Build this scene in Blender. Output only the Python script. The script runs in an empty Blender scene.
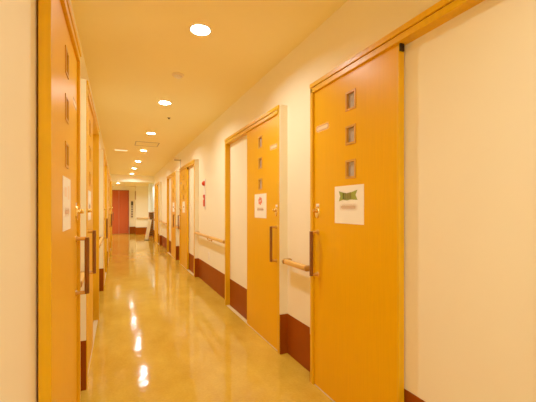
import bpy, bmesh, math, random
from mathutils import Matrix, Vector
random.seed(4)
C = bpy.context.scene.collection
PI = math.pi

# ------------------------------------------------------------------ materials
def mat(name, col, rough=0.5, spec=0.5, metal=0.0, noise=None, bump=None, emit=None, coat=0.0):
    m = bpy.data.materials.new(name); m.use_nodes = True
    nt = m.node_tree; N = nt.nodes; L = nt.links
    b = N['Principled BSDF']
    b.inputs['Base Color'].default_value = (*col, 1)
    b.inputs['Roughness'].default_value = rough
    b.inputs['Specular IOR Level'].default_value = spec
    b.inputs['Metallic'].default_value = metal
    if coat:
        b.inputs['Coat Weight'].default_value = coat
        b.inputs['Coat Roughness'].default_value = 0.12
    tc = N.new('ShaderNodeTexCoord')
    def tex(scale, detail, stretch):
        mp = N.new('ShaderNodeMapping'); mp.inputs['Scale'].default_value = stretch
        L.new(tc.outputs['Object'], mp.inputs['Vector'])
        t = N.new('ShaderNodeTexNoise'); t.inputs['Scale'].default_value = scale; t.inputs['Detail'].default_value = detail
        L.new(mp.outputs['Vector'], t.inputs['Vector'])
        return t
    if noise:
        scale, detail, stretch, amount = noise
        t = tex(scale, detail, stretch)
        r = N.new('ShaderNodeValToRGB')
        r.color_ramp.elements[0].position = .3; r.color_ramp.elements[1].position = .7
        r.color_ramp.elements[0].color = tuple(c * (1 - amount) for c in col) + (1,)
        r.color_ramp.elements[1].color = tuple(min(1, c * (1 + amount)) for c in col) + (1,)
        L.new(t.outputs['Fac'], r.inputs['Fac']); L.new(r.outputs['Color'], b.inputs['Base Color'])
    if bump:
        scale, detail, stretch, strength, dist = bump
        t = tex(scale, detail, stretch)
        bp = N.new('ShaderNodeBump'); bp.inputs['Strength'].default_value = strength; bp.inputs['Distance'].default_value = dist
        L.new(t.outputs['Fac'], bp.inputs['Height']); L.new(bp.outputs['Normal'], b.inputs['Normal'])
    if emit:
        b.inputs['Emission Color'].default_value = (*emit[0], 1); b.inputs['Emission Strength'].default_value = emit[1]
    return m

LIGHT = (1.0, 0.98, 0.86)
M = {}
M['wall'] = mat('cream_wallpaper', (.90, .84, .62), .7, .2, noise=(3, 3, (1, 1, 1), .012), bump=(160, 3, (1, 1, 1), .12, .0008))
M['ceiling'] = mat('ceiling_paper', (.95, .85, .45), .8, .15, bump=(120, 3, (1, 1, 1), .1, .0008))
M['beam'] = mat('pale_beam', (.97, .94, .82), .7, .2)
M['plinth'] = mat('brown_vinyl_plinth', (.275, .053, .0003), .5, .1, noise=(6, 3, (1, 1, 1), .06))
M['wood'] = mat('amber_door_wood', (.80, .405, .0005), .32, .20, noise=(7, 5, (14, 14, .5), .03))
M['frame'] = mat('amber_frame_wood', (.76, .41, .004), .34, .35, noise=(5, 5, (9, 9, .6), .06))
M['groove'] = mat('dark_groove', (.32, .14, .02), .6, .3)
M['rim'] = mat('window_rim_wood', (.62, .30, .03), .35, .45)
M['handle'] = mat('red_brown_handle_wood', (.20, .060, .008), .28, .5, noise=(8, 4, (6, 6, .6), .12))
M['handle_arm'] = mat('amber_handle_arm', (.66, .34, .06), .25, .5)
M['rail'] = mat('handrail_wood', (.74, .42, .09), .3, .5, noise=(6, 4, (1, 8, 8), .08))
M['bronze'] = mat('bronze_cap', (.46, .24, .06), .3, .5, metal=.5)
M['brass'] = mat('brass', (.85, .58, .20), .22, .5, metal=.9)
M['steel'] = mat('dull_aluminium', (.66, .62, .55), .35, .5, metal=.8)
M['pane'] = mat('frosted_pane', (.60, .55, .50), .10, .7, noise=(40, 3, (1, 1, 1), .1))
M['pane'].node_tree.nodes['Principled BSDF'].inputs['Transmission Weight'].default_value = .25
M['gleam'] = mat('pale_floor_gleam', (.70, .55, .28), .5, .3)
M['black'] = mat('black_plastic', (.015, .012, .01), .4, .4)
M['paper'] = mat('white_paper', (.93, .93, .82), .6, .3)
M['plate'] = mat('pale_name_plate', (.90, .58, .24), .4, .4)
M['green'] = mat('green_print', (.30, .36, .05), .6, .3)
M['green2'] = mat('dark_green_print', (.30, .35, .06), .6, .3)
M['brown'] = mat('brown_print', (.20, .10, .02), .6, .3)
M['redprint'] = mat('red_print', (.78, .22, .12), .6, .3)
M['greyprint'] = mat('faded_print', (.74, .62, .47), .6, .3)
M['pinkprint'] = mat('pink_print', (.90, .76, .58), .6, .3)
M['white'] = mat('white_plastic', (.88, .84, .76), .4, .4)
M['detector'] = mat('ivory_plastic', (.86, .74, .52), .5, .3)
M['red'] = mat('red_plastic', (.62, .035, .004), .3, .2)
M['reddoor'] = mat('red_brown_steel_door', (.50, .085, .020), .38, .3, noise=(4, 3, (14, 1, .3), .08))
M['reddark'] = mat('dark_red_frame', (.32, .05, .02), .4, .45)
M['column'] = mat('daylight_tinted_column', (.80, .95, .98), .6, .3)  # bluish base colour stands in for daylight falling on the column
M['slat'] = mat('brown_slat_wood', (.34, .15, .035), .45, .4)
M['palegreen'] = mat('pale_board', (.84, .82, .62), .5, .3)
M['grey'] = mat('grey_metal', (.42, .36, .25), .4, .5)
M['lens'] = mat('lit_lens', (1, .9, .7), .4, .3, emit=(LIGHT, 435))
M['softglow'] = mat('soft_glow', (1, .9, .7), .4, .3, emit=((1, .80, .50), .75))

# glossy mottled vinyl floor
fm = mat('glossy_vinyl_floor', (.66, .46, .17), .07, .55)
nt = fm.node_tree; N = nt.nodes; L = nt.links; b = N['Principled BSDF']; tc = N.new('ShaderNodeTexCoord')
n1 = N.new('ShaderNodeTexNoise'); n1.inputs['Scale'].default_value = 2.2; n1.inputs['Detail'].default_value = 6; n1.inputs['Roughness'].default_value = .65
mp = N.new('ShaderNodeMapping'); mp.inputs['Scale'].default_value = (1.6, .9, 1)
L.new(tc.outputs['Object'], mp.inputs['Vector']); L.new(mp.outputs['Vector'], n1.inputs['Vector'])
n2 = N.new('ShaderNodeTexNoise'); n2.inputs['Scale'].default_value = 60; n2.inputs['Detail'].default_value = 3
L.new(tc.outputs['Object'], n2.inputs['Vector'])
mx = N.new('ShaderNodeMath'); mx.operation = 'MULTIPLY_ADD'; mx.inputs[1].default_value = .35
L.new(n2.outputs['Fac'], mx.inputs[0]); L.new(n1.outputs['Fac'], mx.inputs[2])
rp = N.new('ShaderNodeValToRGB')
rp.color_ramp.elements[0].position = .48; rp.color_ramp.elements[0].color = (.51, .285, .022, 1)
rp.color_ramp.elements[1].position = .88; rp.color_ramp.elements[1].color = (.66, .415, .045, 1)
L.new(mx.outputs[0], rp.inputs['Fac']); L.new(rp.outputs['Color'], b.inputs['Base Color'])
n3 = N.new('ShaderNodeTexNoise'); n3.inputs['Scale'].default_value = 13.0; n3.inputs['Detail'].default_value = 2
L.new(tc.outputs['Object'], n3.inputs['Vector'])
bp = N.new('ShaderNodeBump'); bp.inputs['Strength'].default_value = .13; bp.inputs['Distance'].default_value = .01
L.new(n3.outputs['Fac'], bp.inputs['Height']); L.new(bp.outputs['Normal'], b.inputs['Normal'])
b.inputs['Coat Weight'].default_value = 0.0
M['floor'] = fm

# soft-edged print (used for the washed-out text lines on the notices)
def blur_print(name, col, strength):
    m = bpy.data.materials.new(name); m.use_nodes = True
    nt = m.node_tree; N = nt.nodes; L = nt.links
    b = N['Principled BSDF']; b.inputs['Base Color'].default_value = (*col, 1); b.inputs['Roughness'].default_value = .6
    tc = N.new('ShaderNodeTexCoord'); sp = N.new('ShaderNodeSeparateXYZ'); L.new(tc.outputs['Generated'], sp.inputs[0])
    facs = []
    for ax, e in (('X', .22), ('Z', .5)):
        s = N.new('ShaderNodeMath'); s.operation = 'SUBTRACT'; s.inputs[1].default_value = .5; L.new(sp.outputs[ax], s.inputs[0])
        a = N.new('ShaderNodeMath'); a.operation = 'ABSOLUTE'; L.new(s.outputs[0], a.inputs[0])
        r = N.new('ShaderNodeMapRange'); r.inputs['From Min'].default_value = .5; r.inputs['From Max'].default_value = .5 - e
        r.interpolation_type = 'SMOOTHSTEP'
        L.new(a.outputs[0], r.inputs['Value']); facs.append(r)
    mu = N.new('ShaderNodeMath'); mu.operation = 'MULTIPLY'; L.new(facs[0].outputs[0], mu.inputs[0]); L.new(facs[1].outputs[0], mu.inputs[1])
    m2 = N.new('ShaderNodeMath'); m2.operation = 'MULTIPLY'; m2.inputs[1].default_value = strength; L.new(mu.outputs[0], m2.inputs[0])
    L.new(m2.outputs[0], b.inputs['Alpha'])
    return m
M['blur'] = blur_print('blurred_text_print', (.62, .42, .24), .60)
M['blurplate'] = blur_print('blurred_name_strip', (1, .80, .50), .80)

# ------------------------------------------------------------------ mesh helpers
def box(bm, x0, x1, y0, y1, z0, z1, bev=0.0, seg=2, mi=0):
    vs = [bm.verts.new((x, y, z)) for x in (min(x0, x1), max(x0, x1)) for y in (min(y0, y1), max(y0, y1)) for z in (min(z0, z1), max(z0, z1))]
    q = [(0, 1, 3, 2), (4, 6, 7, 5), (0, 4, 5, 1), (2, 3, 7, 6), (0, 2, 6, 4), (1, 5, 7, 3)]
    fs = [bm.faces.new([vs[i] for i in f]) for f in q]
    for f in fs: f.material_index = mi
    if bev > 0:
        es = list({e for f in fs for e in f.edges})
        r = bmesh.ops.bevel(bm, geom=es, offset=bev, segments=seg, affect='EDGES', profile=.5)
        for f in r['faces']: f.material_index = mi
    return bm

def lathe(bm, prof, n=32, axis='z', c=(0, 0, 0)):
    """prof: (radius, height) pairs turned about an axis through c"""
    rings = []
    for r, h in prof:
        ring = []
        for k in range(n if r > 1e-6 else 1):
            a = 2 * PI * k / n
            p = (r * math.cos(a), r * math.sin(a), h)
            if axis == 'y': p = (p[0], h, p[1])
            if axis == 'x': p = (h, p[0], p[1])
            ring.append(bm.verts.new((p[0] + c[0], p[1] + c[1], p[2] + c[2])))
        rings.append(ring)
    for A, B in zip(rings, rings[1:]):
        for k in range(n):
            k2 = (k + 1) % n
            if len(A) == 1 and len(B) == 1: continue
            if len(A) == 1: bm.faces.new((A[0], B[k], B[k2]))
            elif len(B) == 1: bm.faces.new((A[k], B[0], A[k2]))
            else: bm.faces.new((A[k], B[k], B[k2], A[k2]))
    return bm

def tube(bm, pts, rx, ry=None, n=14):
    """round bar along a polyline with mitred joints"""
    ry = ry or rx
    pts = [Vector(p) for p in pts]; rings = []
    for i, p in enumerate(pts):
        d = ((pts[min(i + 1, len(pts) - 1)] - p).normalized() + (p - pts[max(i - 1, 0)]).normalized()).normalized()
        u = Vector((1, 0, 0)) if abs(d.x) < .9 else Vector((0, 1, 0))
        v = d.cross(u).normalized(); u = v.cross(d).normalized()
        rings.append([bm.verts.new(p + u * (rx * math.cos(2 * PI * k / n)) + v * (ry * math.sin(2 * PI * k / n))) for k in range(n)])
    for A, B in zip(rings, rings[1:]):
        for k in range(n): bm.faces.new((A[k], A[(k + 1) % n], B[(k + 1) % n], B[k]))
    bm.faces.new(list(reversed(rings[0]))); bm.faces.new(rings[-1])
    return bm

def flat(bm, pts, y, mi=0):
    """polygon in the local x-z plane facing +y"""
    f = bm.faces.new([bm.verts.new((x, y, z)) for x, z in pts]); f.material_index = mi
    return f

def obj(name, bm, m, parent=None, smooth=False, loc=(0, 0, 0), rz=0):
    bmesh.ops.recalc_face_normals(bm, faces=bm.faces)
    me = bpy.data.meshes.new(name); bm.to_mesh(me); bm.free()
    for x in (m if isinstance(m, (list, tuple)) else [m]): me.materials.append(x)
    if smooth:
        for p in me.polygons: p.use_smooth = True
        try: me.set_sharp_from_angle(angle=math.radians(40))
        except Exception: pass
    o = bpy.data.objects.new(name, me); C.objects.link(o); o.parent = parent
    o.location = loc; o.rotation_euler = (0, 0, rz)
    return o
nb = bmesh.new

def tag(o, label=None, cat=None, group=None, kind=None):
    for k, v in (('label', label), ('category', cat), ('group', group), ('kind', kind)):
        if v: o[k] = v
        elif k in o: del o[k]
    return o

def thing(name, label, cat, loc=(0, 0, 0), rz=0, group=None, kind=None):
    o = bpy.data.objects.new(name, None); C.objects.link(o); o.empty_display_size = .1
    o.location = loc; o.rotation_euler = (0, 0, rz)
    return tag(o, label, cat, group, kind)

def dup(o, name=None, parent=None):
    c = o.copy(); C.objects.link(c); c.parent = parent
    if name: c.name = name
    for ch in list(o.children): dup(ch, None, c)
    return c

# ------------------------------------------------------------------ dimensions
XR, XL = 1.25, -.205           # planes of the door units, which stand out from the walls
WR, WL = 1.312, -.268          # wall faces
HC = 2.53                      # corridor ceiling
HD = 2.10                      # door frame top
FW = 1.56                      # door frame width
Y0, Y1 = -3.6, 13.9            # corridor ends
HALL_Z, HALL_Y = 2.27, 17.3
PL = .335                      # plinth height
REC = .045                     # depth of the pocket panel behind the wall face
R_DOORS = [.46, 2.52, 5.94, 8.05, 11.44]
L_DOORS = [.56, 2.57, 5.52, 7.62, 9.70, 11.80]

# ------------------------------------------------------------------ shell
bm = nb(); box(bm, -2.2, 3.4, Y0 - .2, HALL_Y + .3, -.12, 0); tag(obj('floor', bm, M['floor']), kind='structure')
CAN_R, CAN_D = .066, .025
MAIN_LIGHTS = [(.548, 2.416), (.527, 4.27), (.522, 6.11), (.522, 8.01), (.512, 9.95), (.491, 11.77), (.491, 13.66), (.535, -.10), (.535, -1.6), (.535, -3.0)]
HALL_LIGHTS = [(0.0, 15.25), (1.75, 14.95), (-1.2, 15.25), (-1.2, 16.4)]  # all but the first are unseen lights added to brighten the hall
def pierced(bm, x0, x1, y0, y1, z, holes, r):
    """flat sheet with round openings for the recessed lights"""
    vs = [bm.verts.new(p) for p in ((x0, y0, z), (x1, y0, z), (x1, y1, z), (x0, y1, z))]
    es = [bm.edges.new((vs[i], vs[(i + 1) % 4])) for i in range(4)]
    for hx, hy in holes:
        ring = [bm.verts.new((hx + r * math.cos(2 * PI * k / 40), hy + r * math.sin(2 * PI * k / 40), z)) for k in range(40)]
        es += [bm.edges.new((ring[k], ring[(k + 1) % 40])) for k in range(40)]
    bmesh.ops.triangle_fill(bm, edges=es, use_beauty=True)
    box(bm, x0, x1, y0, y1, z + .12, z + .16)
bm = nb(); pierced(bm, XL - .25, XR + .25, Y0 - .2, 14.3, HC, MAIN_LIGHTS, CAN_R + .002); tag(obj('ceiling', bm, M['ceiling']), kind='structure')
bm = nb(); pierced(bm, -2.2, 3.4, 14.2, HALL_Y + .3, HALL_Z, HALL_LIGHTS, CAN_R + .002)
box(bm, -2.2, XL - .2, 13.8, 14.2, HALL_Z, HC + .1); box(bm, XR + .2, 3.4, 13.8, 14.2, HALL_Z, HC + .1)
tag(obj('ceiling_hall', bm, M['ceiling']), kind='structure')

def side_wall(name, xw, xd, sgn, doors):
    """xw: wall face, xd: face of the boxed-out door units; sgn +1: wall body lies on +x of its face"""
    bm = nb(); y = Y0; xb = xw + sgn * .25; ck = .012
    for d in doors + [None]:
        e = Y1 if d is None else d
        box(bm, xw, xb, y, e, 0, HC)
        if d is not None:
            box(bm, xw, xb, d, d + FW, HD, HC)
            box(bm, xd + sgn * REC, xb, d, d + FW, 0, HD)
            for a in (d - ck, d + FW): box(bm, xd - sgn * .008, xw + sgn * .01, a, a + ck, 0, HD)      # papered cheeks of the unit
            y = d + FW
    tag(obj(name, bm, M['wall']), kind='structure')
    bm = nb(); y = Y0
    for d in doors + [None]:
        e = Y1 if d is None else d
        box(bm, xw - sgn * .003, xw + sgn * .002, y, e, 0, PL)
        if d is not None:
            box(bm, xd + sgn * (REC - .003), xd + sgn * (REC + .002), d, d + FW, 0, PL)
            for a in (d - ck - .002, d + FW + .002): box(bm, xd - sgn * .0085, xw, a, a + ck, 0, PL)
            y = d + FW
    box(bm, xw - sgn * .003, xb, Y1, Y1 + .003, 0, PL)
    tag(obj(name.replace('wall', 'baseboard'), bm, M['plinth']), kind='structure')
side_wall('wall_right', WR, XR, 1, R_DOORS)
side_wall('wall_left', WL, XL, -1, L_DOORS)
bm = nb(); box(bm, XL - .25, XR + .25, Y0 - .2, Y0, 0, HC); tag(obj('wall_back', bm, M['wall']), kind='structure')
bm = nb(); box(bm, WL, WR, Y0, Y0 + .004, 0, PL); tag(obj('baseboard_back', bm, M['plinth']), kind='structure')
# lift hall at the far end
bm = nb(); box(bm, -2.0, .80, HALL_Y, HALL_Y + .2, 0, HALL_Z)
tag(obj('wall_far', bm, M['wall']), kind='structure')
bm = nb(); box(bm, .756, 3.2, 16.5, HALL_Y + .2, 0, HALL_Z); tag(obj('wall_far_projecting', bm, M['wall']), kind='structure')
bm = nb(); box(bm, .50, .756, HALL_Y - .004, HALL_Y, 0, PL); box(bm, -2.0, -.42, HALL_Y - .004, HALL_Y, 0, PL)
box(bm, .752, .756, 16.5, HALL_Y, 0, PL); box(bm, .752, 3.2, 16.496, 16.5, 0, PL); tag(obj('baseboard_far', bm, M['plinth']), kind='structure')
bm = nb(); box(bm, -2.2, -2.0, 13.7, HALL_Y + .2, 0, HALL_Z); tag(obj('wall_hall_left', bm, M['wall']), kind='structure')
bm = nb(); box(bm, 3.2, 3.4, 13.7, HALL_Y + .2, 0, HALL_Z); tag(obj('wall_hall_right', bm, M['wall']), kind='structure')
bm = nb(); box(bm, -2.2, XL - .25, 13.7, 13.9, 0, HALL_Z); tag(obj('wall_hall_near', bm, M['wall']), kind='structure')
bm = nb(); box(bm, XR + .25, 3.4, 13.7, 13.9, 0, HALL_Z); tag(obj('wall_hall_near.001', bm, M['wall']), kind='structure')

bm = nb(); box(bm, XL - .25, XR + .25, 14.19, 14.31, HALL_Z - .005, HC + .15); tag(obj('trim_2', bm, M['beam']), kind='structure')
# ------------------------------------------------------------------ sliding doors
# local frame: x along the wall, +y out into the corridor, z up
def make_door(name, hi):
    """hi: handle at the high-x end (leaf on the high side, open pocket panel on the low side)"""
    t = thing(name, None, None)
    def X(a): return a if hi else FW - a
    # frame: two jambs, header of two bands with a groove
    bm = nb()
    for a, bb in ((0, .038), (FW - .03, FW)):
        box(bm, X(a), X(bb), -REC, .015, 0, HD, .003)
    box(bm, 0, FW, -REC - .018, .020, HD - .030, HD, .003)
    box(bm, .002, FW - .002, -REC - .018, .015, HD - .066, HD - .034, .003)
    box(bm, .002, FW - .002, -.02, .010, HD - .036, HD - .028, mi=1)
    obj('door_frame', bm, [M['frame'], M['groove']], t)
    bm = nb(); box(bm, .04, FW - .04, -.036, .004, .0005, .004); obj('floor_gleam', bm, M['gleam'], t)  # pale strip put in for the floor's reflection at the leaf foot
    # leaf with three real window openings
    l0, l1, zt = .762, FW - .032, HD - .062
    cx = l1 - .400
    wz = [(1.812, 1.918), (1.610, 1.714), (1.409, 1.511)]; hw = .043
    bm = nb(); f, bk = 0.0, -.036
    box(bm, X(l0), X(cx - hw), f, bk, .008, zt); box(bm, X(cx + hw), X(l1), f, bk, .008, zt)
    zs = [.008] + [z for w in reversed(wz) for z in w] + [zt]
    for i in range(0, len(zs), 2): box(bm, X(cx - hw), X(cx + hw), f, bk, zs[i], zs[i + 1])
    bmesh.ops.remove_doubles(bm, verts=bm.verts, dist=1e-5)
    lf = obj('leaf', bm, M['wood'], t)
    bm = nb(); box(bm, X(l0 - .0015), X(l0 + .011), .0006, bk - .0005, .008, zt, .002); obj('edge_strip', bm, M['frame'], lf)
    for z0, z1 in wz:
        bm = nb(); r = .008
        for a0, a1, c0, c1 in ((cx - hw - .004, cx - hw + r, z0 - .004, z1 + .004), (cx + hw - r, cx + hw + .004, z0 - .004, z1 + .004),
                               (cx - hw + r, cx + hw - r, z0 - .004, z0 + r), (cx - hw + r, cx + hw - r, z1 - r, z1 + .004)):
            box(bm, X(a0), X(a1), .004, -.034, c0, c1)
        obj('window_rim', bm, M['rim'], lf)
        bm = nb(); box(bm, X(cx - hw + r), X(cx + hw - r), -.012, -.020, z0 + r, z1 - r); obj('window_pane', bm, M['pane'], lf)
    hx = X(l1 - .045)
    bm = nb()
    z0, z1, o = .765, 1.075, .052
    arc = lambda zc, s: [(hx, o - .018 * (1 - math.sin(q)), zc + s * .018 * (1 - math.cos(q)) * -1) for q in (PI / 2,)]
    tube(bm, [(hx, o, z0 + .004), (hx, o, z1 - .004)], .0145, .012, 16)
    hd = obj('handle', bm, M['handle'], lf, smooth=True); hd['label'] = 'red-brown wooden pull bar'
    bm = nb()
    for z in (z0 + .010, z1 - .010):
        tube(bm, [(hx, -.001, z), (hx, o - .012, z), (hx, o - .002, z)], .010, .010, 12)
        lathe(bm, [(0, .006), (.015, .006), (.017, 0), (0, 0)], 16, 'y', (hx, 0, z))
    obj('handle_mount', bm, M['handle_arm'], lf, smooth=True)
    # brass lock: oval rose, turn, small plate above
    bm = nb(); lx = X(l1 - .043)
    n = 24; A = []; B = []
    for k in range(n):
        a = 2 * PI * k / n; A.append(bm.verts.new((lx + .023 * math.cos(a), -.001, 1.200 + .043 * math.sin(a)))); B.append(bm.verts.new((lx + .019 * math.cos(a), .009, 1.200 + .038 * math.sin(a))))
    for k in range(n): bm.faces.new((A[k], A[(k + 1) % n], B[(k + 1) % n], B[k]))
    bm.faces.new(B)
    lathe(bm, [(.014, .006), (.014, .020), (.011, .024), (0, .024)], 20, 'y', (lx, 0, 1.212)); box(bm, lx - .004, lx + .004, .022, .038, 1.200, 1.224, .001)
    lathe(bm, [(.005, .006), (.005, .010), (0, .010)], 12, 'y', (lx, 0, 1.182))
    obj('lock', bm, M['brass'], lf, smooth=True)
    bm = nb(); box(bm, lx - .017, lx + .017, -.001, .002, 1.240, 1.258, .0008); obj('lock_plate', bm, M['white'], lf)
    bm = nb(); a, bb = X(l1 - .190), X(l1 - .012); flat(bm, [(min(a, bb), 1.738), (max(a, bb), 1.738), (max(a, bb), 1.800), (min(a, bb), 1.800)], .0012)
    # give it depth so that generated coordinates work on both axes
    obj('name_strip', bm, M['blurplate'], lf)
    bm = nb(); box(bm, X(l0 - .010), X(l0 + .012), -.004, -.030, zt - .040, zt + .004, .002); obj('roller_bracket', bm, M['black'], lf)
    return t

protoA = make_door('door_1', True)
protoB = make_door('door_2', False)
r_labels = [
 'amber sliding door beside wide bare panel, wearing the green ribbon notice',
 'amber sliding door wearing the notice with a red print, narrow cream panel behind it',
 'amber sliding door just past the red alarm unit, white sheet under its little windows',
 'third-last amber sliding door on the long right wall, beyond the grey wall bracket',
 'last amber sliding door on the right wall, next to the slatted brown rack',
]
l_labels = [
 'amber sliding door at left edge of photo, seen almost edge-on with a pale notice',
 'amber sliding door on left wall, second one along, its jamb standing out',
 'amber sliding door on left wall, third along, past the long left handrail and its brown plinth',
 'amber sliding door on left wall, fourth along, seen as a thin sliver',
 'amber sliding door on left wall, fifth along, nearly hidden behind the fourth',
 'amber sliding door on left wall, last before the red door',
]
r_labels[3] = 'amber sliding door on the right wall, fourth along, beyond the grey wall bracket'
GR, GL = 'sliding doors along the right wall', 'sliding doors along the left wall'
doors = {}
usedA = usedB = False
for i, y in enumerate(R_DOORS):
    hi = i in (0, 2, 4)
    if i == 0: o = protoA
    elif i == 1: o = protoB
    else: o = dup(protoA if hi else protoB, 'door_%d' % (i + 1))
    o.location = (XR, y, 0); o.rotation_euler = (0, 0, PI / 2)
    tag(o, r_labels[i], 'door', GR, 'structure'); doors['R%d' % i] = o
for i, y in enumerate(L_DOORS):
    lo = i in (0, 3, 5)                      # far end is the low-x end on this side
    o = dup(protoB if lo else protoA, 'door_%d' % (i + 6))
    o.location = (XL, y + FW, 0); o.rotation_euler = (0, 0, -PI / 2)
    tag(o, l_labels[i], 'door', GL, 'structure'); doors['L%d' % i] = o

# ------------------------------------------------------------------ notices on the doors
def notice(side, yc, zc, w, h, label, prints, group='paper notices on the doors'):
    xf = XR if side == 'R' else XL
    t = thing('notice_sheet', label, 'notice', (xf + (-.0005 if side == 'R' else .0005), yc, zc), PI / 2 if side == 'R' else -PI / 2, group)
    bm = nb(); box(bm, -w / 2, w / 2, 0, .0012, -h / 2, h / 2)
    obj('sheet', bm, M['paper'], t)
    for nm, m, polys in prints:
        bm = nb()
        for k, p in enumerate(polys): flat(bm, p, .0016 + .0003 * k)
        obj(nm, bm, m, t)
    return t
def rect(a, b_, c, d): return [(a, c), (b_, c), (b_, d), (a, d)]
# local x on the right wall runs away from the camera (to the left of the photo)
def mir(ps): return [[(-x, z) for x, z in p] for p in ps]
ribbon_w = mir([[(-.094, .084), (-.050, .074), (-.050, .030), (-.094, .020), (-.080, .052)],
                [(.024, .072), (.083, .086), (.066, .056), (.083, .026), (.024, .030)]])
ribbon_c = mir([[(-.053, .074), (-.014, .069), (.026, .074), (.026, .030), (-.014, .025), (-.053, .030)]])
bars = mir([rect(x - .0042, x + .0042, .034, .070) for x in (-.043, -.023, -.003, .017)])
notice('R', 1.608, 1.250, .272, .228, 'white sheet with green ribbon banner and washed-out text line', [
    ('ribbon_wing', M['green'], ribbon_w[:1]), ('ribbon_wing', M['green'], ribbon_w[1:]), ('ribbon_centre', M['green2'], ribbon_c), ('ribbon_lettering', M['brown'], bars),
    ('text_line', M['blur'], mir([rect(-.096, .092, -.042, .012)]))])
flower = []
for k in range(6):
    a = k * PI / 3 + .3; cx, cz = .030 * math.cos(a), .048 + .024 * math.sin(a)
    flower.append([(cx + .019 * math.cos(q * PI / 4), cz + .017 * math.sin(q * PI / 4)) for q in range(8)])
notice('R', 2.953, 1.250, .285, .230, 'white sheet with red flower-like print above a greyish text line', [
    ('flower_print', M['redprint'], flower), ('text_line', M['blur'], [rect(-.10, .10, -.055, -.010)])])
notice('R', 7.06, 1.250, .272, .228, 'small-looking white sheet on the door past the red alarm unit', [
    ('text_line', M['blur'], [rect(-.10, .10, -.03, .03)])])
notice('R', 8.45, 1.250, .272, .228, 'tiny-looking white sheet on the door beyond the grey wall bracket', [
    ('text_line', M['blur'], [rect(-.10, .10, -.03, .03)])])
notice('L', 2.965, 1.250, .272, .228, 'pale sheet seen almost edge-on on the second door of the left wall', [
    ('text_line', M['blur'], [rect(-.10, .10, -.05, .03)])])
notice('L', 1.690, 1.248, .235, .228, 'pale sheet with faint pink print on the door at the left edge', [
    ('pink_print', M['pinkprint'], [rect(-.08, -.02, .02, .08), rect(.01, .08, .03, .07)]), ('text_line', M['blur'], [rect(-.09, .09, -.06, -.01)])])

# ------------------------------------------------------------------ handrails
def handrail(loc, rz, length, label, nbr, o0=.040, o1=.078):
    t = thing('handrail', label, 'handrail', loc, rz, 'wooden handrails along the walls')
    h = length / 2
    bm = nb(); box(bm, -h + .03, h - .03, o0, o1, .770, .812, .012, 3); obj('rail', bm, M['rail'], t, smooth=True)
    for s in (-1, 1):
        bm = nb()
        box(bm, s * (h - .035), s * h, -.001, o1 + .001, .769, .813, .012, 3)
        e = obj('end_cap', bm, M['bronze'], t, smooth=True)
    for k in range(nbr):
        x = -h + length * (k + 1) / (nbr + 1)
        bm = nb(); tube(bm, [(x, -.001, .735), (x, o0, .735), (x, o1 - .014, .748), (x, o1 - .012, .772)], .008, .008, 10)
        lathe(bm, [(0, .006), (.02, .006), (.023, 0), (0, 0)], 18, 'y', (x, 0, .735)); obj('bracket', bm, M['brass'], t, smooth=True)
    return t
def rail_r(a, b_, label, n=0): handrail((WR, (a + b_) / 2, 0), PI / 2, b_ - a, label, n)
def rail_l(a, b_, label, n=0): handrail((WL, (a + b_) / 2, 0), -PI / 2, b_ - a, label, n)
rail_r(2.07, 2.46, 'short wooden handrail between the green-ribbon door and the red-print door')
rail_r(4.14, 5.88, 'long wooden handrail under the red alarm unit on right wall', 1)
rail_r(7.56, 7.99, 'short wooden handrail on right wall just below the grey bracket')
rail_r(9.67, 11.38, 'long wooden handrail between the last two doors of the right wall', 1)
rail_r(13.06, 13.82, 'wooden handrail at the far end of right wall, behind slatted rack')
rail_l(2.18, 2.51, 'short wooden handrail tucked between the first two doors of the left wall')
rail_l(4.21, 5.44, 'long wooden handrail on left wall past its second door', 1)
handrail((1.54, 16.5, -.03), PI, 1.5, 'wooden handrail across the cream projecting wall in the lift hall', 2)

# ------------------------------------------------------------------ ceiling things
def downlight(x, y, z, label, first=[None]):
    if first[0] is None:
        t = thing('ceiling_downlight', label, 'downlight')
        bm = nb(); lathe(bm, [(CAN_R, CAN_D + .01), (CAN_R, -.003), (.070, -.006), (.080, -.005), (.083, 0), (.083, .001)], 40)
        obj('trim_ring', bm, M['white'], t, smooth=True)
        bm = nb(); lathe(bm, [(0, CAN_D), (CAN_R - .001, CAN_D)], 40); obj('lens', bm, M['lens'], t, smooth=True)
        first[0] = t
    else: t = dup(first[0])
    t.location = (x, y, z); tag(t, label, 'downlight', 'round ceiling downlights')
lx = [(.548, 2.416, 'largest glowing round downlight, closest to the camera on the ceiling'),
      (.527, 4.27, 'second glowing round downlight along, just before the small grey sensor'),
      (.522, 6.11, 'third glowing round downlight along, just before the square ceiling hatch'),
      (.522, 8.01, 'fourth glowing round downlight along, just past the square ceiling hatch'),
      (.512, 9.95, 'fifth glowing round downlight along the corridor ceiling'),
      (.491, 11.77, 'sixth glowing round downlight, last but one of the row'),
      (.491, 13.66, 'seventh and last glowing round downlight of the row, before the ceiling drop')]
for x, y, l in lx: downlight(x, y, HC, l)
downlight(0.0, 15.25, HALL_Z, 'round downlight in the lower ceiling in front of the red door')
for x, y, l in ((.535, -.10, 'round downlight overhead, above the camera and out of view'), (.535, -1.6, 'round downlight over the corridor stretch behind the camera'), (.535, -3.0, 'round downlight by the end wall behind the camera'),
                (1.75, 14.95, 'unseen downlight added to brighten the hall round the corner, beside the white column'), (-1.2, 15.25, 'unseen downlight added to brighten the hall, hidden past the end of the left wall'), (-1.2, 16.4, 'downlight added to brighten the hall corner beside the red door, out of view')):  # the hall ones are added out of view for more light there
    downlight(x, y, HALL_Z if y > 14 else HC, l)

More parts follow.
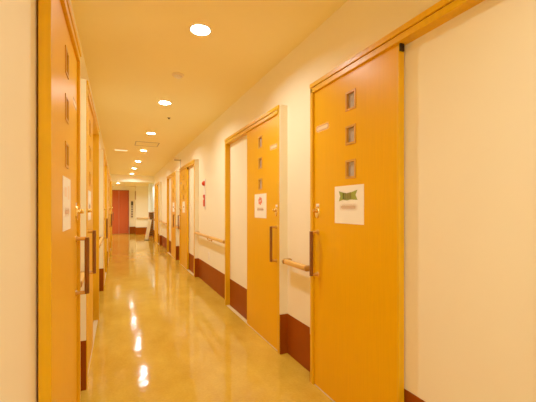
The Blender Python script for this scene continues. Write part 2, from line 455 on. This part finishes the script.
t = thing('smoke_detector', 'flat round ivory smoke detector between the first two downlights', 'smoke detector', (.532, 3.317, HC))
bm = nb(); lathe(bm, [(0, .002), (.056, .002), (.056, -.010), (.050, -.016), (.0, -.016)], 36); obj('base', bm, M['detector'], t, smooth=True)
bm = nb(); lathe(bm, [(.036, -.015), (.034, -.026), (.020, -.034), (0, -.035)], 32); obj('sensor_dome', bm, M['white'], t, smooth=True)
t = thing('ceiling_sensor', 'tiny dark grey dome sensor between the second and third downlights', 'sensor', (.669, 4.955, HC))
bm = nb(); lathe(bm, [(0, .001), (.024, .001), (.024, -.004), (.019, -.007), (0, -.007)], 24); obj('base', bm, M['grey'], t, smooth=True)
bm = nb(); lathe(bm, [(.012, -.006), (.010, -.020), (0, -.024)], 20); obj('sensor_tip', bm, M['black'], t, smooth=True)
t = thing('ceiling_hatch', 'square metal-edged access hatch in the ceiling between downlights', 'access hatch', (.537, 7.185, HC))
bm = nb(); s, w = .225, .016
for a in ((-s, s, -s, -s + w), (-s, s, s - w, s), (-s, -s + w, -s + w, s - w), (s - w, s, -s + w, s - w)): box(bm, a[0], a[1], a[2], a[3], -.006, .001, .002)
obj('hatch_frame', bm, M['grey'], t)
bm = nb(); box(bm, -s + w + .003, s - w - .003, -s + w + .003, s - w - .003, -.003, .001); obj('hatch_panel', bm, M['ceiling'], t)
t = thing('oblong_ceiling_glow', 'small oblong panel standing in for a soft glow on the ceiling close to the left wall', 'ceiling light', (.061, 8.14, HC))  # emissive panel put in for a soft bright patch on the ceiling
bm = nb(); box(bm, -.14, .14, -.07, .07, -.010, .001, .004); obj('glow_backing', bm, M['white'], t)
bm = nb(); box(bm, -.125, .125, -.057, .057, -.014, -.009, .003); obj('glow_panel', bm, M['softglow'], t)

# ------------------------------------------------------------------ wall things
t = thing('fire_alarm_unit', 'pale upright wall plate with red lamp above red alarm button', 'fire alarm', (WR, 5.44, 1.44), PI / 2)
bm = nb(); box(bm, -.055, .055, -.001, .012, -.23, .27, .004); obj('plate', bm, M['white'], t)
bm = nb(); lathe(bm, [(.042, .010), (.042, .020), (.037, .036), (.025, .050), (.010, .056), (0, .057)], 28, 'y', (0, 0, .195)); obj('alarm_lamp', bm, M['red'], t, smooth=True)
bm = nb(); box(bm, -.034, .034, .011, .030, -.185, .010, .006); cp = obj('call_box', bm, M['red'], t)
bm = nb(); lathe(bm, [(.020, .029), (.020, .035), (0, .035)], 24, 'y', (0, 0, -.06)); obj('push_button', bm, M['white'], cp, smooth=True)
t = thing('wall_outlet', 'small cream wall outlet under the long handrail on right wall', 'outlet', (WR, 5.18, .471), PI / 2)
bm = nb(); box(bm, -.036, .036, -.001, .007, -.060, .060, .003); pl = obj('plate', bm, M['white'], t)
for z in (.020, -.020):
    bm = nb(); box(bm, -.012, .012, .006, .009, z - .012, z + .012, .001); obj('socket', bm, M['detector'], pl)
t = thing('wall_bracket', 'small grey L-shaped bracket high on right wall near the ceiling', 'bracket', (WR, 7.78, 2.16), PI / 2)
bm = nb(); box(bm, -.03, .03, -.001, .010, -.01, .18, .003); obj('back_plate', bm, M['grey'], t)
bm = nb(); box(bm, -.018, .018, .008, .15, .150, .172, .004); obj('arm', bm, M['grey'], t)
bm = nb(); box(bm, -.045, .045, .045, .16, .172, .215, .008); obj('lamp_head', bm, M['detector'], t)

# red door and lift hall
t = thing('door_12', 'red-brown steel door closing off the far end of the corridor', 'door', (.04, HALL_Y, 0), PI, kind='structure')
bm = nb()
for a, b_ in ((-.44, -.40), (.40, .44)): box(bm, a, b_, -.001, .035, 0, 2.08, .004)
box(bm, -.40, .40, -.001, .035, 2.04, 2.08, .004); obj('door_frame', bm, M['reddark'], t)
for s in (-1, 1):
    bm = nb(); box(bm, s * .003, s * .399, .004, .022, .006, 2.039, .003); lf = obj('leaf', bm, M['reddoor'], t)
    if s == 1:
        bm = nb(); lathe(bm, [(0, .030), (.028, .028), (.032, .020), (0, .020)], 20, 'y', (.345, 0, 1.00)); tube(bm, [(.345, .022, 1.0), (.345, .065, 1.0), (.26, .068, 1.0)], .012); obj('handle', bm, M['steel'], lf, smooth=True)
t = thing('call_panel', 'tall narrow dark call panel with button column beside the red door', 'call panel', (.615, HALL_Y, .75), PI)
bm = nb(); box(bm, -.055, .055, -.001, .012, 0, .83, .004); obj('plate', bm, M['steel'], t)
bm = nb(); box(bm, -.045, .045, .011, .018, .60, .80, .003); obj('display', bm, M['black'], t)
for k in range(5):
    bm = nb(); lathe(bm, [(.034, .011), (.034, .020), (0, .021)], 20, 'y', (0, 0, .07 + .115 * k)); obj('button', bm, M['black'], t, smooth=True)
t = thing('wall_plaque', 'dark slim upright plaque at the corner of the projecting cream wall', 'plaque', (.756, 16.62, 1.62), -PI / 2 + PI)
bm = nb(); box(bm, -.10, .10, -.001, .030, 0, .40, .012, 3); obj('frame', bm, M['slat'], t)
bm = nb(); box(bm, -.08, .08, .029, .033, .03, .37, .003); obj('face', bm, M['black'], t)
t = thing('round_column', 'white round column, tinted for cool daylight, standing where the corridor meets the hall', 'column', (1.30, 15.0, 0), kind='structure')
t.name = 'trim_1'
bm = nb(); lathe(bm, [(.125, 0), (.125, HALL_Z + .002)], 40); obj('column_shaft', bm, M['column'], t, smooth=True)
bm = nb(); lathe(bm, [(.125, 0), (.128, 0), (.128, .30), (.125, .30)], 40); obj('column_base', bm, M['plinth'], t, smooth=True)

t = thing('slatted_rack', 'upright brown slatted wooden rack standing at the end of the right wall', 'rack', (1.205, 14.06, 0), 0)
bm = nb(); box(bm, -.070, .070, .100, .118, .10, 1.06, .003); obj('back_board', bm, M['slat'], t)
for x in (-.078, .078):
    bm = nb(); box(bm, x - .010, x + .010, -.12, .12, 0, 1.08, .004); obj('upright', bm, M['slat'], t)
for k in range(11):
    bm = nb(); box(bm, -.070, .070, -.115, .115, .10 + k * .092, .140 + k * .092, .004); obj('slat', bm, M['slat'], t)
t = thing('leaning_board', 'pale narrow board on a dark foot leaning in front of the brown slatted rack', 'board', (.985, 13.50, 0), 0)
bm = nb(); box(bm, -.060, .060, -.015, .015, .022, .80, .004)
bmesh.ops.transform(bm, matrix=Matrix.Rotation(math.radians(10), 4, 'Y'), verts=bm.verts)
lo = min(v.co.z for v in bm.verts); bmesh.ops.translate(bm, vec=(0, 0, .012 - lo), verts=bm.verts); obj('board_panel', bm, M['palegreen'], t)
bm = nb(); box(bm, -.07, .12, -.05, .05, 0, .022, .004); obj('foot', bm, M['black'], t)

# ------------------------------------------------------------------ world, camera, view
w = bpy.data.worlds.new('World'); bpy.context.scene.world = w; w.use_nodes = True
w.node_tree.nodes['Background'].inputs['Color'].default_value = (.02, .015, .01, 1)
F = 333.0; TH = math.atan(150 / F)
cd = bpy.data.cameras.new('Camera'); co = bpy.data.objects.new('Camera', cd); C.objects.link(co)
cd.sensor_width = 36; cd.sensor_fit = 'HORIZONTAL'; cd.lens = 36 * F / 536
cd.shift_y = 7 / 536; cd.clip_start = .02
co.location = (0, 0, 1.23); co.rotation_euler = (PI / 2, 0, -TH)
sc = bpy.context.scene; sc.camera = co
sc.view_settings.view_transform = 'Standard'; sc.view_settings.look = 'None'
sc.view_settings.exposure = 0; sc.view_settings.gamma = 1.17
sc.cycles.max_bounces = 14; sc.cycles.diffuse_bounces = 10; sc.cycles.glossy_bounces = 6
sc.cycles.use_denoising = True; sc.cycles.sample_clamp_indirect = 6
